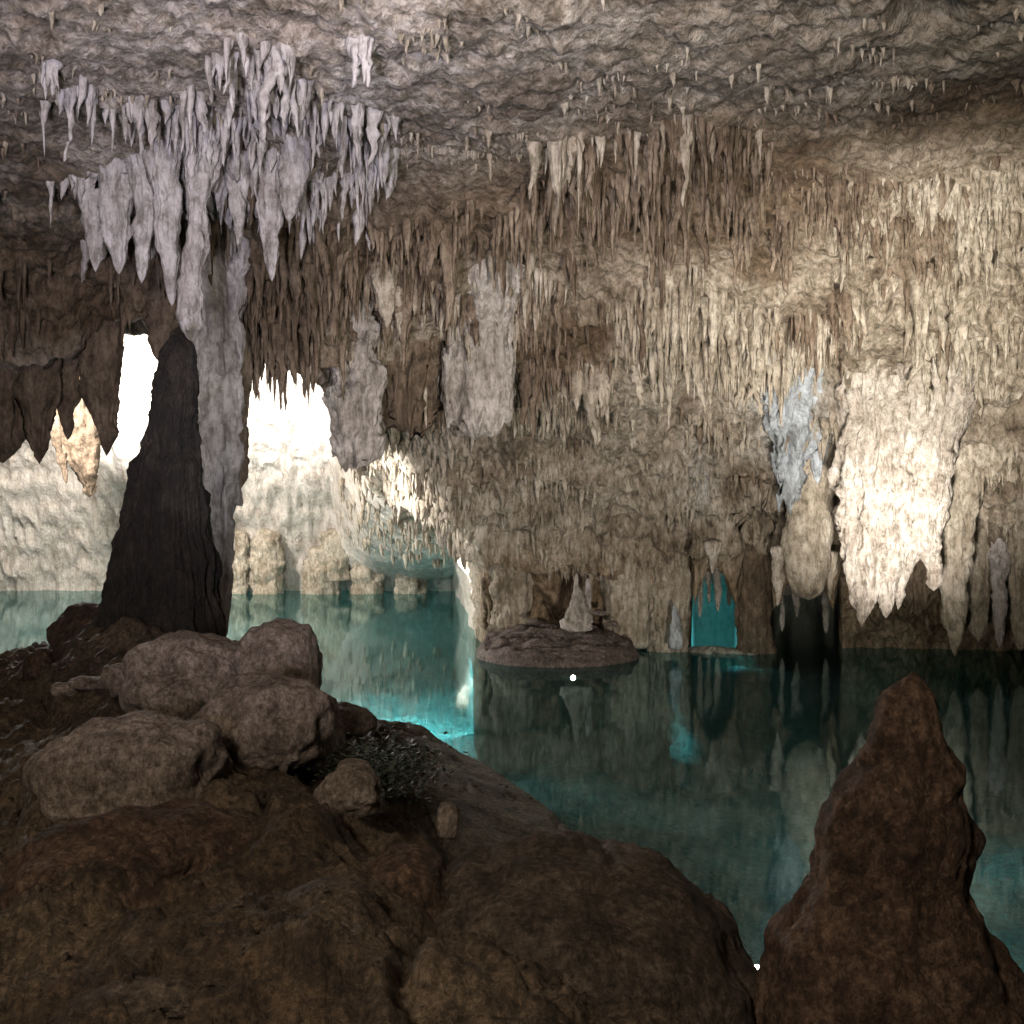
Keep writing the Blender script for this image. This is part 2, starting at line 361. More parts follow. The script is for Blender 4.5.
# ------------------------------------------------------------------ lofts (formations)
def loft_geo(rows, Y, ratio=0.7, nseg=44, step=0.035, flute=0.14, rough=0.06, seed=0, ff=3.0, lean=0.0, cap=True, jag=None):
    jag = (0.16 if ratio <= .5 else 0.0) if jag is None else jag
    pts = []
    for row in rows:
        py, xl, xr = row[:3]; Yr = row[3] if len(row) > 3 else Y
        a = at(xl, py, Yr); b = at(xr, py, Yr)
        pts.append(((a[0]+b[0])/2, a[2], max(0.004, (b[0]-a[0])/2), Yr))
    pts = np.array(pts); z = pts[:, 1]
    L = abs(z[0] - z[-1]); n = max(8, int(L / step))
    t = np.linspace(0, 1, n); tt = z[0] + (z[-1] - z[0]) * t
    order = np.argsort(z)
    cx = np.interp(tt, z[order], pts[order, 0]); r = np.interp(tt, z[order], pts[order, 2])
    cy = np.interp(tt, z[order], pts[order, 3])
    k = np.array([1, 2, 3, 2, 1.]); k /= k.sum()
    if n > 12:
        cxs = np.convolve(np.pad(cx, 2, mode='edge'), k, 'valid'); rs = np.convolve(np.pad(r, 2, mode='edge'), k, 'valid')
        rs[0], rs[-1] = r[0], r[-1]; cx, r = cxs, rs
    th = np.linspace(0, 2*np.pi, nseg, endpoint=False)
    T, H = np.meshgrid(th, tt, indexing='xy')
    e0 = np.clip(t / .06, 0, 1); e1 = np.clip((1 - t) / .05, 0, 1)
    r = r * np.sqrt(np.maximum(.02, 1 - (1 - e0)**2)) * np.sqrt(np.maximum(.02, 1 - (1 - e1)**2))
    Rr = r[:, None] * np.ones_like(T)
    q = np.stack([np.cos(T)*ff + seed*3.1, np.sin(T)*ff + seed*7.7, H*0.9], -1)
    fl_ = 1 - 2*np.abs(vnoise(q)); q2 = np.stack([np.cos(T)*ff*2.4 + seed, np.sin(T)*ff*2.4, H*2.2 + seed*5], -1)
    Rr = Rr * (1 + flute*(fl_ - .3) + flute*0.5*vnoise(q2))
    X = cx[:, None] + Rr*np.cos(T); Yv = cy[:, None] + Rr*ratio*np.sin(T)
    V = np.stack([X, Yv, H], -1)
    disp = rough * np.minimum(1, Rr/0.10) * fbm(V*np.array([5, 5, 4.0]) + seed*11, 4)
    disp = disp + rough*.22*np.minimum(1, Rr/.1)*fbm(V*17 + seed*3, 3, .6)
    V[..., 0] += disp*np.cos(T)*1.6; V[..., 1] += disp*np.sin(T)*1.6; V[1:-1, :, 2] += 0.4*disp[1:-1]
    if ratio <= .5:
        W = V * np.array([6.5, 0, .9]) + seed*3.3; W2 = V * np.array([16, 0, 2.5]) + seed
        V[..., 1] -= (.13*(1 - 2*np.abs(vnoise(W))) + .05*(1 - 2*np.abs(vnoise(W2)))) * np.minimum(1, Rr/.2) * (np.sin(T) < .2)
    if jag:
        kx = 1 - 2*np.abs(vnoise(V*np.array([7.5, 0, 0]) + seed*1.7)) + .4*vnoise(V*np.array([20, 0, 0]))
        V[..., 2] -= jag * kx * S(t, .45, 1)[:, None] * np.minimum(1, r.max()/.25)
    Vf = V.reshape(-1, 3); fc = [tuple(f) for f in grid_faces(n, nseg, True)]
    nv = len(Vf)
    c0 = V[0].mean(0); c1 = V[-1].mean(0)
    Vf = np.vstack([Vf, c0, c1])
    for j in range(nseg):
        fc.append((nv, (j+1) % nseg, j)); fc.append((nv+1, (n-1)*nseg + j, (n-1)*nseg + (j+1) % nseg))
    return Vf, fc

def formation(name, label, cat, mat, pieces, group=None, base='top'):
    V, Fa, off = [], [], 0
    for i, pc in enumerate(pieces):
        kw = dict(pc); rows = kw.pop('rows'); Y = kw.pop('Y')
        v, f = loft_geo(rows, Y, **kw)
        V.append(v); Fa += [tuple(a + off for a in q) for q in f]; off += len(v)
    V = np.vstack(V)
    o = new_mesh(name, V, Fa, mat)
    zt = V[:, 2].max() if base == 'top' else V[:, 2].min()
    sel = V[np.abs(V[:, 2] - zt) < 0.08]
    rebase(o, (sel[:, 0].mean(), sel[:, 1].mean(), zt))
    tag(o, label, cat, group)
    return o

def R(rows, Y, **kw): return dict(rows=rows, Y=Y, **kw)

G1 = 'pale stalactites hanging upper left'
pale = [
 ([(130,50,125),(160,60,116),(185,74,113),(220,84,107),(250,88,103),(272,94,97)], 10.7, 'pale lavender stalactite farthest left in the pale cluster, above the dark curtain'),
 ([(130,90,150),(160,95,142),(200,98,131),(240,107,129),(274,116,122)], 10.5, 'pale pinkish stalactite, second from the left in the pale cluster, with a ragged tip'),
 ([(120,110,170),(150,120,162),(200,132,158),(250,137,151),(283,138,145)], 10.3, 'broad pale grey stalactite with a thin tip, third from the left in the cluster'),
 ([(120,138,186),(150,142,182),(190,150,178),(240,157,176),(280,162,179),(306,170,174)], 10.1, 'long pale stalactite just left of the one that points at the dark stalagmite'),
 ([(120,175,240),(150,184,224),(200,189,207),(260,184,205),(310,178,202),(325,181,201),(343,191,196)], 9.9, 'longest pale stalactite, its tip touching the top of the dark stalagmite'),
 ([(120,198,232),(150,205,225),(172,207,222),(193,212,216)], 10.2, 'short pointed pale stalactite just right of the longest pale one'),
 ([(130,215,250),(160,222,246),(190,228,242),(220,232,245),(245,236,240)], 10.4, 'thin wavy pale stalactite with a white tip right of the longest pale one'),
 ([(130,245,290),(170,256,283),(200,258,281),(240,261,280),(281,269,275)], 10.4, 'knobbly long grey lavender stalactite at the right side of the pale cluster'),
 ([(110,270,322),(140,278,313),(180,283,307),(222,286,291)], 10.2, 'short broad lavender stalactite at the right end of the pale cluster'),
]
formation('hanging_mass', 'broad pale lavender rock mass from which the pale stalactites hang', 'cave drapery', M['lav'], [
  R([(30,110,350),(90,96,340),(135,84,330),(160,90,320),(182,120,305),(196,160,280),(204,190,240)], 10.75, ratio=.35, flute=.2, rough=.10, seed=19, nseg=160, ff=7, jag=.25)])
for i, (rows, Y, lab) in enumerate(pale):
    rows = [(rows[0][0]-70, rows[0][1]-14, rows[0][2]+14)] + rows
    formation('stalactite', lab, 'stalactite', M['lav'], [R(rows, Y, flute=0.16, rough=0.05, seed=i+1)], G1)

formation('curtain_formation', 'dark brown hanging curtain at the far left edge with ragged lower points', 'cave drapery', M['brown'], [
  R([(170,-70,30),(260,-60,34),(350,-50,34),(420,-40,30),(452,-10,16),(463,-2,8)], 13.6, flute=.2, seed=21, nseg=70),
  R([(200,8,70),(300,14,66),(380,18,60),(430,26,52),(455,32,46),(464,38,41)], 13.4, flute=.22, seed=22, nseg=60),
  R([(200,45,90),(300,50,86),(380,56,78),(420,60,74),(440,66,70)], 13.7, flute=.2, seed=23)])
formation('curtain_formation', 'dark brown rounded hanging curtain left of the first bright opening', 'cave drapery', M['brown'], [
  R([(200,70,130),(280,74,128),(340,80,121),(400,86,119),(430,95,116),(446,102,112),(456,105,108)], 13.3, flute=.18, seed=24, nseg=56)])
formation('stalactite', 'lit tan stalactite with a blunt tip below the dark curtain at the left', 'stalactite', M['brown'], [
  R([(330,58,104),(380,62,100),(410,64,98),(440,66,102),(465,72,100),(482,80,97),(497,86,93)], 23.5, flute=.25, rough=.09, seed=25),
  R([(330,44,66),(380,48,66),(440,52,66),(470,60,68),(484,65,68)], 23.4, flute=.2, seed=26)])
formation('stalactite', 'thick brown stalactite stub above the dark stalagmite, against the first bright opening', 'stalactite', M['brown'], [
  R([(270,138,190),(320,142,180),(336,148,168),(350,152,164),(362,158,162)], 13.0, flute=.2, seed=27)])
formation('dark_stalagmite', 'tall near-black tapering stalagmite standing on the left rocks', 'stalagmite', M['dark'], [
  R([(326,177,181),(333,173,185),(342,169,189),(371,159,193),(410,149,194),(449,141,195),(480,134,198),(508,128,203),(540,120,208),(579,112,213),(607,105,217),(640,96,222),(690,84,234)], 9.0, ratio=.9, flute=.10, rough=.045, seed=31, nseg=200, ff=9, step=.02)], base='bottom')
formation('hanging_column', 'long pale grey hanging column just behind the dark stalagmite, tapering to a thin foot', 'stalactite', M['lav'], [
  R([(200,185,262),(270,190,250),(300,190,245),(350,193,243),(400,192,243),(450,194,241),(500,199,238),(550,210,234),(590,219,231),(612,223,230),(628,227,229)], 12.2, ratio=.5, flute=.07, rough=.06, seed=33, nseg=60),
])
formation('stalactite', 'brown stalactite along the right edge of the pale grey hanging column', 'stalactite', M['brown'], [
  R([(300,222,262),(350,226,252),(400,228,249),(450,229,247),(480,230,244),(494,233,238)], 12.7, ratio=.6, flute=.15, seed=34)])
formation('slab_formation', 'grey hanging slab with holes to the right of the second bright opening', 'cave drapery', M['grey'], [
  R([(190,290,400),(250,305,385),(290,318,372),(330,328,376),(380,328,381),(420,331,385),(440,334,383),(452,340,372),(460,343,350)], 13.2, ratio=.45, flute=.12, rough=.10, seed=35, nseg=60)])
formation('slab_formation', 'olive brown striped hanging drapery between two grey slabs', 'cave drapery', M['brown'], [
  R([(200,370,460),(250,375,450),(300,380,444),(350,379,440),(400,378,432),(420,382,428),(432,392,415)], 14.0, ratio=.5, flute=.3, rough=.05, seed=36, nseg=80, ff=6)])
formation('stalactite', 'pointed pale stalactite in front of the olive brown drapery', 'stalactite', M['tan'], [
  R([(250,366,400),(290,376,396),(310,380,393),(328,386,388)], 12.7, seed=37)])
formation('slab_formation', 'broad smooth pale grey drapery with vertical ribs at the centre of the cave', 'cave drapery', M['grey'], [
  R([(250,455,530,13.0),(290,456,518,13.3),(320,452,514,13.6),(345,448,513,13.8),(390,444,512,13.9),(415,446,509),(428,455,500)], 13.9, ratio=.4, flute=.10, rough=.05, seed=38, nseg=80, ff=5)])

# right: the bright mass
formation('white_drapery', 'large bright white drapery with three toothed points, right of the pool', 'cave drapery', M['white'], [
  R([(300,842,950,13.95),(350,840,948,14.25),(395,838,944,14.5),(430,838,940,14.7),(480,838,934,14.9),(515,840,920,15.0),(540,842,904,15.0),(562,845,884,15.0),(590,849,875,15.0),(610,854,870,15.0),(627,860,864,15.0)], 15.0, ratio=.42, flute=.16, rough=.08, seed=41, nseg=110, ff=4, jag=.02),
  R([(450,872,896,14.75),(500,868,912,14.85),(560,874,904),(598,880,894),(618,884,888)], 14.9, seed=42, flute=.15, ratio=.7),
  R([(455,895,918,14.7),(500,888,930,14.85),(550,890,920),(585,893,908),(610,896,900)], 14.95, seed=43, flute=.15, ratio=.7),
  R([(440,845,868,14.6),(500,842,862,14.8),(550,844,858),(590,848,857),(606,851,854)], 14.95, seed=97, flute=.15, ratio=.7)])
formation('stalactite', 'blazing white club-ended stalactite on the right side of the white drapery', 'stalactite', M['white'], [
  R([(340,900,985,13.9),(390,904,976,14.2),(430,907,964,14.4),(460,908,954,14.55),(520,914,946,14.7),(545,917,941,14.75),(556,922,939),(570,926,942),(582,927,940),(591,931,936)], 14.8, ratio=.55, flute=.18, rough=.07, seed=44, nseg=60)])
formation('stalactite', 'longest tan stalactite reaching the water right of the white drapery', 'stalactite', M['tan'], [
  R([(330,935,1010,14.3),(380,936,1000,14.7),(430,942,990,15.1),(520,944,976,15.5),(580,940,968),(618,944,966),(632,947,963),(648,951,959),(657,954,956)], 15.6, ratio=.6, flute=.15, rough=.06, seed=45, nseg=60)])
formation('stalactite', 'dark brown blunt slab just behind the teeth of the white drapery', 'stalactite', M['brown'], [
  R([(480,880,945),(560,886,935),(590,892,925),(606,900,918),(612,905,913)], 16.5, ratio=.5, flute=.1, seed=46)])
formation('stalactite', 'smooth blunt tan stalactite like a thick post above the dark arch', 'stalactite', M['tan'], [
  R([(440,790,840),(490,788,834),(524,785,832),(545,782,832),(565,784,831),(580,788,827),(592,794,822),(600,802,815)], 15.8, ratio=.7, flute=.04, rough=.04, seed=47, nseg=48)])
formation('stalactite', 'small twisted pale stalactite left of the smooth blunt one', 'stalactite', M['white'], [
  R([(545,771,788),(562,774,786),(575,772,784),(590,774,782),(606,776,779)], 15.9, seed=48, flute=.2)])
formation('stalactite', 'small pale pointed stalactite right of the smooth blunt one', 'stalactite', M['tan'], [
  R([(550,824,842),(570,826,836),(585,827,834),(600,829,831)], 15.9, seed=49, flute=.2)])
formation('drapery', 'blue grey drapery with one long point, left of the white drapery', 'cave drapery', M['blue'], [
  R([(330,745,850,14.3),(370,755,842,14.7),(400,763,836,15.0),(435,772,822,15.3),(465,775,808),(490,778,796),(508,780,786)], 15.6, ratio=.45, flute=.25, rough=.08, seed=50, nseg=70, ff=4),
  R([(340,795,840),(400,805,832),(440,810,828),(470,812,822),(484,816,819)], 15.5, seed=51)])
edge = [(967,990,500,640,16.3,'tan'),(991,1008,505,645,16.2,'lav'),(1009,1032,490,648,16.0,'tan')]
labs = ['brown pillar-like stalactite just right of the longest tan one, ending at the water', 'pale pinkish stalactite second from the right edge, ending at the water', 'pinkish stalactite cut by the right edge of the photo, ending at the water']
for i, (a, b, t0, t1, Y, mt) in enumerate(edge):
    w = b - a
    formation('stalactite', labs[i], 'stalactite', M[mt], [
      R([(t0-60,a-10,b+8),(t0,a-4,b+4),((t0+t1)/2,a,b),(t1-40,a+w*.12,b-w*.12),(t1-8,a+w*.25,b-w*.25),(t1+3,a+w*.42,b-w*.42)], Y, seed=55+i, flute=.15)], 'stalactites at the right edge')
# lit pinnacles low on the wall
formation('lit_pinnacle', 'brilliant white rock pinnacle glowing in the gap left of the round island', 'rock', M['white'], [
  R([(541,466,474),(548,462,480),(560,462,485),(575,466,487),(586,472,486),(600,474,484)], 20.5, seed=60, flute=.2, rough=.1)], base='bottom')
formation('lit_pinnacle', 'tiny white pinnacle lit above the turquoise arch', 'rock', M['white'], [
  R([(540,705,721),(552,707,719),(562,709,717),(574,711,714)], 16.9, seed=61, flute=.2)])
formation('lit_pinnacle', 'small white knob lit under the ledge left of the glowing pinnacle', 'rock', M['white'], [
  R([(528,436,452),(540,436,454),(548,440,448)], 19.2, seed=62, flute=.2)])
for i, (px_, b_, Y_, lab) in enumerate([(700,618,19.5,'leftmost thin pale stalactite inside the turquoise arch'), (709,604,20.5,'second thin pale stalactite inside the turquoise arch'), (718,612,19.8,'third thin pale stalactite inside the turquoise arch, right of the middle'), (729,606,20.2,'rightmost thin pale stalactite inside the turquoise arch')]):
    formation('stalactite', lab, 'stalactite', M['white'], [R([(545,px_-5,px_+5),(580,px_-3,px_+3),(b_-8,px_-2,px_+2),(b_,px_-.6,px_+.6)], Y_, seed=110+i, nseg=16)], 'thin stalactites in the turquoise arch')
for i, (px_, b_, Y_, lab) in enumerate([(782,632,18.4,'leftmost thin stalactite hanging in the dark arch'), (797,618,19.0,'middle thin stalactite hanging in the dark arch'), (826,634,18.2,'rightmost thin stalactite hanging in the dark arch')]):
    formation('stalactite', lab, 'stalactite', M['grey'], [R([(560,px_-6,px_+6),(595,px_-4,px_+4),(b_-8,px_-2.5,px_+2.5),(b_,px_-.6,px_+.6)], Y_, seed=115+i, nseg=20)], 'thin stalactites in the dark arch')
formation('added_ledge', 'pale flat shelf added under the turquoise water in front of the arches', 'rock', M['bed'], [
  dict(rows=[(672,700,790,16.0),(678,684,806,16.0),(700,678,812,16.0),(760,672,816,16.2)], Y=16, ratio=.95, flute=.12, rough=.10, seed=131, jag=0.0)], base='bottom')  # shelf added to catch teal light close to the surface
formation('lit_pinnacle', 'small pale blue pinnacle at the water left of the turquoise arch', 'rock', M['blue'], [R([(604,673,676),(612,671,679),(630,670,681),(650,668,683)], 16.9, seed=120)], base='bottom')
formation('added_ledge', 'added ledge just under the water, hiding the glow below the turquoise arch', 'rock', M['bed'], [
  dict(rows=[(646,682,750),(660,676,758),(720,674,760),(790,670,764)], Y=17.6, ratio=.45, flute=.15, rough=.12, seed=130, jag=0.0)], base='bottom')  # sill added to block the channel glow below the waterline
# flowstone lumps on the far wall of the left chamber
for i, (a, b, t0, t1, lab) in enumerate([(232,250,530,590,'leftmost cream flowstone bulge on the far wall, right of the grey column'), (250,283,528,590,'broad smooth cream flowstone bulge on the far wall'),
      (303,340,545,590,'domed flowstone boulder on the far wall at the water line'), (318,350,528,570,'smaller rounded flowstone dome stacked above the domed boulder'), (352,385,550,590,'cream flowstone dome right of the domed boulder'), (395,425,548,590,'rightmost cream flowstone bulge before the dark gap')]):
    w = b - a
    formation('flowstone', lab, 'flowstone', M['tan'], [
      R([(t0,a+w*.35,b-w*.35),(t0+5,a+w*.15,b-w*.15),(t0+16,a+2,b-2),((t0+t1)/2+4,a,b),(t1,a+1,b-1),(t1+12,a,b)], 27.6, seed=65+i, flute=.1, rough=.08)], 'flowstone bulges on the far wall', base='bottom')
# brown wall buttresses beside the arches
for i, (a, b, t0, t1, Y, lab) in enumerate([(604,650,520,630,17.3,'pinkish grey fluted buttress on the wall right of the island pinnacle'),
      (738,772,525,646,17.0,'brown pillar on the wall between the turquoise arch and the dark arch'), (650,688,530,640,17.2,'tan pillar on the wall left of the turquoise arch'), (492,530,520,625,17.4,'tan ribbed buttress on the wall behind the left part of the round island')]):
    w = b - a
    formation('buttress', lab, 'rock pillar', M['tan'] if i in (0, 2, 3) else M['brown'], [
      R([(t0-25,a+w*.25,b-w*.3),(t0,a+w*.1,b-w*.12),((t0+t1)/2,a,b),(t1-15,a+w*.04,b-w*.03),(t1+20,a,b)], Y+.5, seed=75+i, flute=.22, ff=4, nseg=60)], 'buttresses on the wall', base='bottom')
# near right stalagmite
formation('brown_stalagmite', 'big reddish brown stalagmite standing in the near right corner', 'stalagmite', M['near'], [
  R([(672,904,924),(676,898,930),(684,890,936),(700,884,941),(734,872,946),(752,863,958),(764,858,965),(797,838,966),(818,824,973),(829,819,979),(846,815,977),(862,813,969),(882,810,968),(900,797,972),(928,775,982),(951,764,997),(974,761,1010),(1010,757,1027),(1080,745,1050),(1220,705,1090),(1300,690,1100)], 4.0, ratio=.8, flute=.05, rough=.045, seed=90, nseg=110, step=.016)], base='bottom')

# ------------------------------------------------------------------ small stalactites
def spike(L, r, nr, nsg, seed, rs):
    t = np.linspace(0, 1, nr)
    e = rs.uniform(0.55, 1.0)
    rad = r * ((1 - t) ** e) * (1 + 0.18 * rs.randn(nr)) ; rad[-1] = 0.0; rad[-2] = max(rad[-2], r*.22)
    rad = np.maximum(rad, 0); rad[0] *= .35
    t = t.copy(); t[1] = .05
    bend = np.cumsum(rs.randn(nr, 2) * r * 0.16, axis=0)
    th = np.linspace(0, 2*np.pi, nsg, endpoint=False) + rs.rand()*6
    fl_ = 1 + 0.22 * rs.randn(nsg)
    V = np.empty((nr, nsg, 3))
    V[..., 0] = bend[:, None, 0] + rad[:, None]*np.cos(th)*fl_
    V[..., 1] = bend[:, None, 1] + rad[:, None]*np.sin(th)*fl_
    V[..., 2] = (-t*L)[:, None] + 0.02*L*rs.randn(nr, nsg)*(t[:, None] < .95)
    V[0, :, 2] = 0
    return V

flat = shellP.reshape(-1, 3); fx = sx.ravel(); fy = sy.ravel(); ff_ = far.ravel()
tier_f = (tier * tmask).ravel(); clump_f = fbm(flat * np.array([1.1, .8, .5]) + 90, 3)
vis_near = ~ff_ & (flat[:, 1] > 6)
fyj = fy + 75 * fbm(flat * np.array([.7, .5, .3]) + 13, 3)
def pick(x0, x1, y0, y1, n, extra=None, rs=None):
    m = vis_near & (fx > x0) & (fx < x1) & (fyj > y0) & (fyj < y1)
    if extra is not None: m &= extra
    idx = np.nonzero(m)[0]
    w = 0.12 + tier_f[idx] ** 2; w = w * np.clip(.15 + 1.6*S(clump_f[idx], -.15, .3), 0, 2); w /= w.sum()
    k = max(1, n // 4)
    cen = idx[rs.choice(len(idx), k, p=w)]
    out = []
    for c in cen:
        for q in range(rs.randint(2, 8)):
            j = c + int(rs.randn() * 5) + ncol * int(rs.randn() * 1.2)
            if 0 <= j < len(fx) and vis_near[j]: out.append(j)
    return out
rs = np.random.RandomState(11)
regions = [
 (540,850,140,345,720,.25,1.0,.028,.085,'tan'), (330,560,185,330,330,.2,.85,.03,.09,'tan'), (390,840,325,480,1000,.12,.62,.022,.075,'tan'),
 (830,1040,150,430,560,.14,.6,.03,.085,'tan'), (-20,330,175,335,480,.30,1.0,.035,.085,'brown'), (480,1040,450,625,750,.15,.55,.03,.08,'tan'),
 (380,1010,200,420,90,.5,1.3,.08,.12,'tan'),
 (375,620,420,540,800,.10,.28,.025,.05,'tan'), (0,1040,-10,200,1500,.05,.26,.02,.05,'tan'), (40,380,40,215,520,.15,.75,.035,.085,'lav')]
spk = []
stf = base.reshape(-1, 3)
for (x0,x1,y0,y1,n,L0,L1,r0,r1,mt) in regions:
    for i in pick(x0,x1,y0,y1,n,None,rs):
        L = (L0 + (L1-L0)*rs.beta(1.1, 3.2))*rs.uniform(.7, 1.15); r = (r0 + (r1-r0)*rs.beta(1.2, 2)*(.4+.9*L/L1))*rs.uniform(.8, 1.35)
        p = flat[i].copy(); p[2] += 0.12*L + .06; p[1] += .03
        tone = stf[i].mean()
        mt_ = 'umber' if (mt == 'tan' and tone < rs.uniform(.45, .85)) else mt
        tipx, tipy = proj(p - [0, 0, L*1.05])
        if 690 < tipx < 740 and tipy > 566: continue
        if tipy > 640: continue
        spk.append((L*1.15, r, p, mt_, fx[i], fy[i], L*r/p[1]**2))
rec = np.nonzero((fx > 340) & (fx < 472) & (fy > 425) & (fy < 560) & (flat[:, 1] > 16) & (flat[:, 1] < 27))[0]
for i in rec[rs.randint(0, len(rec), 650)]:
    L = rs.uniform(.15, .5); r = rs.uniform(.04, .09); p = flat[i].copy(); p[2] += .15
    if proj(p - [0, 0, L])[1] > 578: continue
    spk.append((L, r, p, 'tan', fx[i], fy[i], L*r/p[1]**2*.6))
spk.sort(key=lambda s: -s[6])
inview = [s for s in spk if 2 < s[4] < 1022 and 5 < proj(s[2] - np.array([0, 0, s[0]*.5]))[1] < 640]
ind = inview[:235]; ids = set(id(s) for s in ind)
rest = {'tan': [], 'brown': [], 'lav': [], 'umber': []}
for s in spk:
    if id(s) not in ids: rest[s[3]].append(s)
# stuff: the rest as one object with three materials
VV, FF, MM, off = [], [], [], 0
for mi, k in enumerate(['tan', 'brown', 'lav', 'umber']):
    for s in rest[k]:
        nr, nsg = (6, 6)
        V = spike(s[0], s[1], nr, nsg, 0, rs) + s[2]
        VV.append(V.reshape(-1, 3)); f = grid_faces(nr, nsg, True) + off; FF.append(f); MM += [mi]*len(f); off += nr*nsg
FF = np.vstack(FF)
st_o = new_mesh('small_stalactites', np.vstack(VV), FF, M['tan'])
st_o.data.materials.append(M['brown']); st_o.data.materials.append(M['lav']); st_o.data.materials.append(M['umber'])
if len(st_o.data.polygons) == len(MM): st_o.data.polygons.foreach_set('material_index', MM)
tag(st_o, 'dense field of small stalactites covering the ceiling and wall', 'stalactites', None, 'stuff')
# individuals from 14 shapes per colour
protos = {}
for k in ('tan', 'brown', 'lav', 'umber'):
    for j in range(14):
        V = spike(1.0, 1.0, 12, 12, j, rs)
        me_o = new_mesh('stalactite', V.reshape(-1, 3), grid_faces(12, 12, True), M[k])
        protos[(k, j)] = me_o
used = set()
zx = [(0,150,'above the dark left curtain'), (150,330,'above the dark stalagmite'), (330,480,'above the grey slabs left of centre'), (480,640,'above the round island'),
      (640,780,'above the turquoise arch'), (780,880,'above the smooth blunt stalactite'), (880,1030,'above the white drapery')]
zy = [(-50,190,'highest on the ceiling'), (190,250,'in the upper rows'), (250,330,'in the middle rows'), (330,430,'in the lower rows'), (430,700,'low near the water')]
zone_items = {}
for s in ind:
    a = next(z for z in zx if z[0] <= s[4] < z[1]); b = next(z for z in zy if z[0] <= s[5] < z[1])
    zone_items.setdefault((a[2], b[2]), []).append(s)
for (a, b), items in zone_items.items():
    items.sort(key=lambda s: -s[0])
    lft = sorted(items, key=lambda s: s[4])
    for q, s in enumerate(items):
        j = rs.randint(14); src = protos[(s[3], j)]
        if (s[3], j) in used: o = src.copy(); C.objects.link(o)
        else: o = src; used.add((s[3], j))
        o.location = Vector(s[2]); o.scale = (s[1], s[1], s[0]); o.rotation_euler = (0, 0, rs.rand()*6.28)
        colr = {'tan': 'tan', 'brown': 'dark brown', 'lav': 'pale', 'umber': 'brown'}[s[3]]
        if q == 0 and len(items) > 1: lab = f'longest {colr} small stalactite {b}, {a}'
        elif s is lft[0] and len(items) > 1: lab = f'leftmost {colr} small stalactite {b}, {a}'
        elif s is lft[-1] and len(items) > 1: lab = f'rightmost {colr} small stalactite {b}, {a}'
        else: lab = f'slender {colr} stalactite {b}, {a}'
        tag(o, lab, 'stalactite', f'small stalactites {b}, {a}')
for k, o in protos.items():
    if k not in used: bpy.data.objects.remove(o)

# ------------------------------------------------------------------ boulders and stones
def boulder(name, label, cx, cy, Y, rx, ry, mat, depth=None, seed=0, amp=.22, group=None, drips=(), cat='boulder', sub=5, fr=1.0, flat_=0.0):
    import bmesh
    bm = bmesh.new(); bmesh.ops.create_icosphere(bm, subdivisions=sub, radius=1)
    bm.verts.ensure_lookup_table()
    V = np.array([v.co[:] for v in bm.verts]); Fa = np.array([[v.index for v in f.verts] for f in bm.faces]); bm.free()
    n = 1 + amp*fbm(V*1.1*fr + seed*7.1, 3)*1.6 + .06*fbm(V*4*fr + seed, 4) - .04*(1 - S(np.abs(vnoise(V*1.7 + seed*3)), 0, .10))
    c = at(cx, cy, Y); sxx = rx/F*Y; szz = ry/F*Y; sdd = (depth or (sxx+szz)/2*1.0)
    V = V*n[:, None]
    V = np.sign(V)*np.abs(V)**.92
    V = V*np.array([sxx, sdd, szz]) + c
    V = V + (V - c)/np.maximum(.05, np.linalg.norm(V - c, axis=1, keepdims=True)) * (.018*fbm(V*7 + seed, 4, .6) + .012*fbm(V*24, 2))[:, None] * min(1, sxx/.3)
    Vs = [V]; Fs = [tuple(f) for f in Fa]; off = len(V)
    for (dx, dy, w, L) in drips:
        p = at(dx, dy, Y - sdd*.62)
        sp = spike(L, w, 10, 12, 0, rs) + p
        f = grid_faces(10, 12, True) + off; off += 120
        Vs.append(sp.reshape(-1, 3)); Fs += [tuple(a) for a in f]
    V = np.vstack(Vs)
    o = new_mesh(name, V, Fs, mat)
    rebase(o, (c[0], c[1], V[:, 2].min()))
    return tag(o, label, cat, group)

boulder('boulder', 'big pale rounded boulder with dripstone under its edge, at the left', 135, 773, 5.5, 90, 56, M['boulder'], seed=1, drips=[(96,812,.035,.16),(108,815,.05,.22),(118,812,.04,.16),(80,800,.04,.12)])
boulder('boulder', 'sloping brown boulder directly in front of the dark stalagmite', 188, 685, 7.0, 66, 50, M['boulder'], seed=2)
boulder('boulder', 'upright rounded boulder right of the dark stalagmite, against the water', 280, 672, 7.0, 42, 52, M['boulder'], seed=3, amp=.14)
boulder('boulder', 'rounded boulder with drip ridges below the upright one', 265, 722, 6.2, 64, 48, M['boulder'], seed=4, drips=[(235,745,.04,.16),(262,758,.05,.2),(285,755,.04,.16)])
boulder('boulder', 'dark boulder low at the right of the boulder pile by the pool', 310, 735, 6.6, 32, 42, M['boulder'], seed=5)
boulder('stone', 'small tan stone lodged at the left of the sloping boulder', 122, 680, 7.3, 20, 17, M['boulder'], seed=6, cat='stone', sub=4)
boulder('stone', 'small stone left of the pile under the dark stalagmite', 40, 668, 8.4, 14, 18, M['near'], seed=7, cat='stone', sub=4)
boulder('stone', 'tiny pale stone on the slope below the dark stalagmite', 64, 690, 7.6, 12, 8, M['boulder'], seed=8, cat='stone', sub=4)
boulder('stone', 'flat brown stone on the slope below the dark stalagmite', 90, 684, 7.6, 18, 8, M['boulder'], seed=9, cat='stone', sub=4)
boulder('boulder', 'small round boulder below the dark plant', 352, 790, 5.2, 33, 26, M['boulder'], seed=10)
boulder('boulder', 'pale worn low rock stump in front of the plant, middle of the foreground', 408, 905, 4.35, 46, 56, M['near'], seed=11, depth=.3, amp=.12)
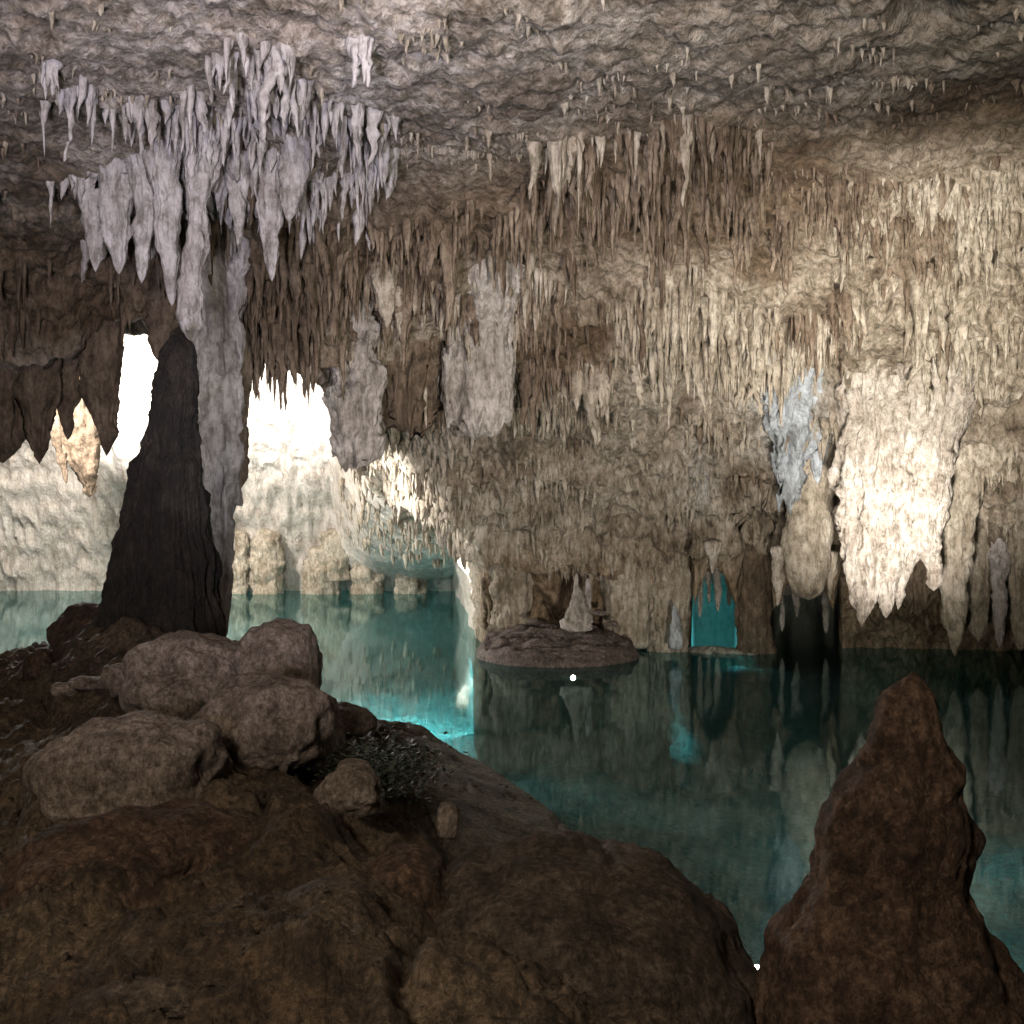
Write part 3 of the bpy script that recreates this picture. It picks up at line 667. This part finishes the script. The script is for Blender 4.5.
boulder('stone', 'small whitish upright stone at the edge of the grey shelf', 448, 822, 4.9, 10, 20, M['boulder'], seed=12, cat='stone', sub=4)
boulder('boulder', 'huge dark smooth boulder across the bottom centre beside the water', 560, 1035, 4.4, 205, 190, M['soil2'], depth=.8, seed=13, amp=.05, sub=6)
boulder('boulder', 'low brown rock hump at the bottom left in front of the pale boulder', 130, 880, 4.4, 105, 62, M['near'], depth=.5, seed=14, sub=6)
boulder('stone', 'grey brown half buried stone left of the pale worn stump', 330, 905, 3.8, 42, 22, M['soil2'], seed=15, cat='stone')
boulder('boulder', 'dark grey flat rock slab at the bottom left edge', 160, 1016, 3.0, 90, 24, M['soil2'], seed=16, sub=5)
boulder('boulder', 'rough brown rock at the water side behind the dark stalagmite', 95, 640, 9.4, 44, 36, M['near'], seed=17)
boulder('stone', 'brown rock at the pool edge right of the boulder pile', 345, 722, 8.5, 28, 16, M['boulder'], seed=18, cat='stone', sub=4)

# island
def island():
    nr, nt = 60, 120
    c = at(555, 640, 17.15); c[2] = 0
    rr = np.linspace(0, 1.08, nr); th = np.linspace(0, 2*np.pi, nt, endpoint=False)
    Rg, T = np.meshgrid(rr, th, indexing='ij')
    x = Rg*np.cos(T); y = Rg*np.sin(T)
    wob = 1 + .05*vnoise(np.stack([np.cos(T)*2, np.sin(T)*2, 0*T], -1))
    V = np.stack([c[0] + x*1.28*wob, c[1] + y*1.12*wob, 0*x], -1)
    h = 0.05 + (0.38*np.clip((y + 1)/2, 0, 1)**1.1 + 0.10)*(1 - np.clip(Rg, 0, 1)**4)
    lip = 0.05*np.exp(-((Rg-.9)/.07)**2)
    h = h + lip + (.07*fbm(V*[6, 6, 1] + 3, 4) + .05*(1-2*np.abs(vnoise(V*[2.5, 9, 1] + 8))))*(Rg < .93)
    h = np.where(Rg > 1.0, -0.05 - (Rg-1)*3.0, h)
    V[..., 2] = h
    V[..., :2] -= (S(Rg, 1.0, 1.08)*0.12)[..., None]*np.stack([np.cos(T), np.sin(T)], -1)
    return V.reshape(-1, 3), grid_faces(nr, nt, True), c
V, f, c = island()
o = new_mesh('island', V, f, M['island']); rebase(o, c); tag(o, 'round flat dark rock island with a raised rim lying in the pool', 'island')
formation('stalagmite', 'small grey stalagmite with a white tip on the round island', 'stalagmite', M['grey'], [
  R([(573,575.5,577.5),(583,574,579),(592,572,582),(600,570,584),(612,567,587),(632,564,591)], 16.9, seed=95, flute=.2, rough=.07, step=.02)], base='bottom')
formation('stalagmite', 'thin pale splinter of rock beside the small grey stalagmite on the island', 'stalagmite', M['lav'], [
  R([(578,587,589),(590,586,590),(602,585,591),(624,583,593)], 17.0, seed=96, flute=.2, step=.02)], base='bottom')
for i, (px_, py_, rx_, ry_, Y_, lab) in enumerate([(600,613,8,4,17.1,'dark flat stone right of the stalagmite on the round island'), (535,622,8,3,17.0,'low rubble stone left of centre on the round island'), (612,624,7,3,16.9,'small stone at the right end of the round island')]):
    boulder('stone', lab, px_, py_, Y_, rx_, ry_, M['island'], seed=100+i, cat='stone', sub=3, amp=.4, group='rubble on the round island')

# plant: low leafy clump
def plant():
    c = at(385, 768, 6.3); V, Fa = [], []
    r2 = np.random.RandomState(5)
    for i in range(2600):
        d = r2.randn(3)*np.array([.15, .2, .06])
        p = c + d + np.array([0, 0, 0])
        a = r2.rand()*6.28; tl = r2.uniform(-.3, .9); Ls = r2.uniform(.02, .045); w = Ls*.35
        dr = np.array([math.cos(a)*math.cos(tl), math.sin(a)*math.cos(tl), math.sin(tl)]); sd = np.array([-math.sin(a), math.cos(a), 0])
        k = len(V); V += [p, p+dr*Ls*.5+sd*w, p+dr*Ls, p+dr*Ls*.5-sd*w]; Fa.append((k, k+1, k+2, k+3))
    return np.array(V), np.array(Fa), c
m = bpy.data.materials.new('dark_leaf'); m.use_nodes = True
b_ = m.node_tree.nodes['Principled BSDF']; b_.inputs['Roughness'].default_value = .6
nz_ = m.node_tree.nodes.new('ShaderNodeTexNoise'); nz_.inputs['Scale'].default_value = 12
cr_ = m.node_tree.nodes.new('ShaderNodeValToRGB'); cr_.color_ramp.elements[0].color = (.006, .012, .006, 1); cr_.color_ramp.elements[1].color = (.022, .036, .018, 1)
m.node_tree.links.new(nz_.outputs['Fac'], cr_.inputs['Fac']); m.node_tree.links.new(cr_.outputs['Color'], b_.inputs['Base Color'])
V, f, c = plant()
root = bpy.data.objects.new('plant', None); C.objects.link(root); root.location = Vector([float(c[0]), float(c[1]), float(c[2]-.12)])
tag(root, 'low dark green leafy plant growing among the rocks beside the grey shelf', 'plant')
lf = new_mesh('foliage', V, f, m, smooth=False, parent=root); rebase(lf, root.location); lf.location = (0, 0, 0)
Vs, Fs, off = [], [], 0
for i in range(9):
    a = i*.7; ends = np.array([math.cos(a)*.1, math.sin(a)*.12, .14])
    for s_ in range(1):
        seg = 5; ring = 5
        t = np.linspace(0, 1, seg); th = np.linspace(0, 2*np.pi, ring, endpoint=False)
        pts = t[:, None]*ends
        W = pts[:, None, :] + (.006*(1-t*.7))[:, None, None]*np.stack([np.cos(th), np.sin(th), 0*th], -1)[None]
        Vs.append(W.reshape(-1, 3)); Fs.append(grid_faces(seg, ring, True) + off); off += seg*ring
new_mesh('stem', np.vstack(Vs), np.vstack(Fs), M['near'], parent=root)

gf = G.reshape(-1, 3); gxf, gyf = proj(G); gxf = gxf.ravel(); gyf = gyf.ravel()
gi = np.nonzero((gxf > -20) & (gxf < 760) & (gyf < 1040) & (gyf > 620) & (gf[:, 1] > 2.4) & (gf[:, 1] < 10) & (gf[:, 2] > .05))[0]
gcl = S(fbm(gf[gi]*1.8 + 41, 3), -.05, .3) + .03
gi = gi[rs.choice(len(gi), 700, p=gcl/gcl.sum())]
V0 = np.array([(0,0,1),(.9,0,.3),(.3,.85,.3),(-.7,.5,.3),(-.7,-.5,.3),(.3,-.85,.3),(.5,.5,-.6),(-.4,.7,-.6),(-.8,0,-.6),(-.3,-.8,-.6),(.7,-.4,-.6)], dtype=float)
F0 = np.array([(0,1,2),(0,2,3),(0,3,4),(0,4,5),(0,5,1),(1,10,6),(1,6,2),(2,6,7),(2,7,3),(3,7,8),(3,8,4),(4,8,9),(4,9,5),(5,9,10),(5,10,1)])
VV, FF = [], []
for n_, i in enumerate(gi):
    sz = .005 + .025*rs.beta(1, 5)
    a = rs.rand()*6.28; Rz = np.array([[math.cos(a), -math.sin(a), 0], [math.sin(a), math.cos(a), 0], [0, 0, 1]])
    VV.append((V0*(1+.3*rs.randn(11, 1))*[sz*rs.uniform(.8, 1.6), sz, sz*.7]) @ Rz.T + gf[i] + [rs.randn()*.02, rs.randn()*.02, sz*.2]); FF.append(F0 + 11*n_)
gv = new_mesh('gravel', np.vstack(VV), np.vstack(FF), M['soil2'], smooth=False); tag(gv, 'loose stone chips and grit scattered over the brown rock', 'gravel', None, 'stuff')

# ------------------------------------------------------------------ the small lamp on the water
def emis(name, col, s):
    m = bpy.data.materials.new(name); m.use_nodes = True
    b = m.node_tree.nodes['Principled BSDF']; b.inputs['Emission Color'].default_value = (*col, 1); b.inputs['Emission Strength'].default_value = s
    b.inputs['Base Color'].default_value = (.8, .8, .8, 1)
    return m
def lamp_obj(px, py, Y, r, label, strength=60):
    p = at(px, py, Y)
    root = bpy.data.objects.new('lamp', None); C.objects.link(root); root.location = Vector([float(v) for v in p]) 
    tag(root, label, 'lamp')
    th = np.linspace(0, 2*np.pi, 20, endpoint=False)
    prof = [(0, -1.2), (.8, -1.1), (1.0, -.6), (1.05, 0), (.9, .12), (.0, .1)]
    V = np.array([[[q*r*math.cos(a), q*r*math.sin(a), h*r] for a in th] for q, h in prof]).reshape(-1, 3)
    new_mesh('housing', V, grid_faces(6, 20, True), M['dark'], parent=root)
    prof = [(.85, .13), (.8, .5), (.55, .85), (.25, 1.0), (0, 1.03)]
    V = np.array([[[q*r*math.cos(a), q*r*math.sin(a), h*r] for a in th] for q, h in prof]).reshape(-1, 3)
    new_mesh('lens', V, grid_faces(5, 20, True), emis('lamp_glow', (1, .97, .92), strength), parent=root)
    return root
lamp_obj(573, 678, 15.15, .036, 'small glowing white lamp at the water surface in front of the round island', 70)
lamp_obj(757, 969, 5.75, .022, 'tiny added glow in the notch between the big dark boulder and the brown stalagmite', 12)  # bright highlight between the rocks, made as a glowing lens

# ------------------------------------------------------------------ lights
def light(name, kind, px, py, Y, power, col, target=None, size=.1, spot=80, blend=.6, loc=None):
    l = bpy.data.lights.new(name, kind); l.energy = power; l.color = col
    o = bpy.data.objects.new(name, l); C.objects.link(o)
    p = Vector([float(v) for v in (at(px, py, Y) if loc is None else loc)]); o.location = p
    if kind in ('POINT', 'SPOT'): l.shadow_soft_size = size
    if kind == 'SPOT': l.spot_size = math.radians(spot); l.spot_blend = blend
    if kind == 'AREA': l.size = size
    if target is not None:
        t = Vector([float(v) for v in target]); o.rotation_euler = (t - p).to_track_quat('-Z', 'Y').to_euler()
    return o
WARM = (1, .86, .68); NEUT = (1, .965, .93); COOL = (.86, .86, 1); LAV = (.88, .84, 1)
# chamber behind the left curtains
light('chamber_flood', 'SPOT', 0, 0, 0, 40000, NEUT, target=at(285, 335, 26.5), spot=50, blend=.9, size=.25, loc=at(215, 300, 18.5))
light('chamber_flood_side', 'SPOT', 0, 0, 0, 40000, NEUT, target=at(135, 375, 27), spot=34, blend=.9, size=.25, loc=at(165, 345, 19))
light('chamber_glow', 'POINT', 0, 0, 0, 2600, (1,.94,.88), size=.3, loc=at(20, 380, 21))
light('chamber_edge', 'SPOT', 0, 0, 0, 1900, NEUT, target=at(430, 480, 18.0), spot=40, blend=1, size=.15, loc=at(222, 520, 16.0))
light('chamber_low', 'POINT', 0, 0, 0, 420, (1,.94,.88), size=.08, loc=at(225, 560, 20))
light('gap_spot', 'SPOT', 0, 0, 0, 1500, NEUT, target=at(475, 568, 20.5), spot=26, blend=.5, size=.08, loc=at(440, 600, 18.6))
# right side flood, set low behind the near stalagmite
light('drapery_flood', 'SPOT', 0, 0, 0, 1350, (1,.94,.88), target=at(900, 520, 15), spot=40, blend=1, size=.12, loc=at(915, 715, 11.0))
light('right_wall_wash', 'SPOT', 0, 0, 0, 2400, (1,.93,.83), target=at(960, 250, 13.8), spot=80, blend=1, size=.2, loc=at(925, 760, 8.5))
# centre
light('centre_wash', 'SPOT', 0, 0, 0, 1900, (1,.91,.80), target=at(640, 380, 15), spot=84, blend=1, size=.2, loc=at(860, 880, 6.3))
light('island_back', 'SPOT', 0, 0, 0, 25, NEUT, target=at(577, 576, 16.9), spot=10, blend=1, size=.03, loc=at(573, 662, 15.9))
# ceiling left, cool
light('ceiling_cool', 'SPOT', 0, 0, 0, 2400, LAV, target=at(270, 30, 8.5), spot=82, blend=1, size=.3, loc=(-1.5, 1.0, 2.2))
light('column_cool', 'SPOT', 0, 0, 0, 1500, (.93, .94, 1), target=at(214, 440, 12.2), spot=15, blend=.8, size=.1, loc=(0.7, 1.0, 2.9))  # unseen cool spot added to lift the hanging column
light('ceiling_wash', 'SPOT', 0, 0, 0, 1150, (1,.93,.84), target=at(690, -40, 8), spot=78, blend=1, size=.3, loc=(1.0, 1.0, 3.6))  # unseen fill added to brighten the ceiling towards the right
light('added_fill', 'POINT', 0, 0, 0, 1000, (1,.85,.68), size=.5, loc=(-1.8, -1.0, 4.6))  # added fill behind the viewer, no known source, brightens the foreground
# under water: lamps that face down to the bed
TEAL = (.75, 1, .98)
def under(name, px, Y, power, spot=150, z=-.15):
    x = at(px, 600, Y)[0]
    return light(name, 'SPOT', 0, 0, 0, power, TEAL, target=(x, Y, -3), spot=spot, blend=1, size=.15, loc=(x, Y, z))
under('underwater_left', 385, 19.5, 480, z=-.5); under('underwater_left_near', 350, 16.2, 200, z=-.5); under('underwater_left_far', 440, 22, 800, z=-.5); under('underwater_left_back', 350, 24, 1100, z=-.5)
under('underwater_arch', 712, 23, 120, z=-.5); under('underwater_arch_far', 712, 28, 400, z=-.5); under('underwater_arch_front', 750, 15.9, 34, z=-.4)
under('underwater_right', 985, 10, 110, z=-.4); under('underwater_right_far', 930, 14.0, 80, z=-.4); under('underwater_middle', 660, 9.0, 22, z=-.4)
for px_, e_ in ((560, 26), (660, 30), (880, 30)):
    x_ = at(px_, 600, 15.6)[0]; light('underwater_wall', 'SPOT', 0, 0, 0, e_, TEAL, target=(x_, 18.2, -1.6), spot=120, blend=1, size=.15, loc=(x_, 15.2, -.9))  # dim spots added to light the submerged wall and soften the bed edge
light('underwater_shelf', 'SPOT', 0, 0, 0, 35, TEAL, target=(at(745, 600, 15.8)[0], 15.8, -.45), spot=140, blend=1, size=.05, loc=(at(735, 600, 17.1)[0], 17.0, -.12))
light('arch_glow', 'SPOT', 0, 0, 0, 520, TEAL, target=(at(712, 560, 30)[0], 30, .9), spot=60, blend=1, size=.1, loc=(at(712, 600, 24)[0], 24, -.5))

w = bpy.data.worlds.new('World'); scene.world = w; w.use_nodes = True
w.node_tree.nodes['Background'].inputs['Color'].default_value = (.02, .02, .025, 1)
w.node_tree.nodes['Background'].inputs['Strength'].default_value = .1

cam = bpy.data.cameras.new('camera'); co = bpy.data.objects.new('camera', cam); C.objects.link(co)
co.location = (0, 0, CAMZ); co.rotation_euler = (math.radians(90) - PITCH, 0, 0)
cam.sensor_width = 36; cam.lens = 36 * F / 1024; cam.clip_end = 300; cam.clip_start = .05
scene.camera = co
scene.view_settings.view_transform = 'Standard'; scene.view_settings.look = 'None'
scene.view_settings.exposure = 0.3
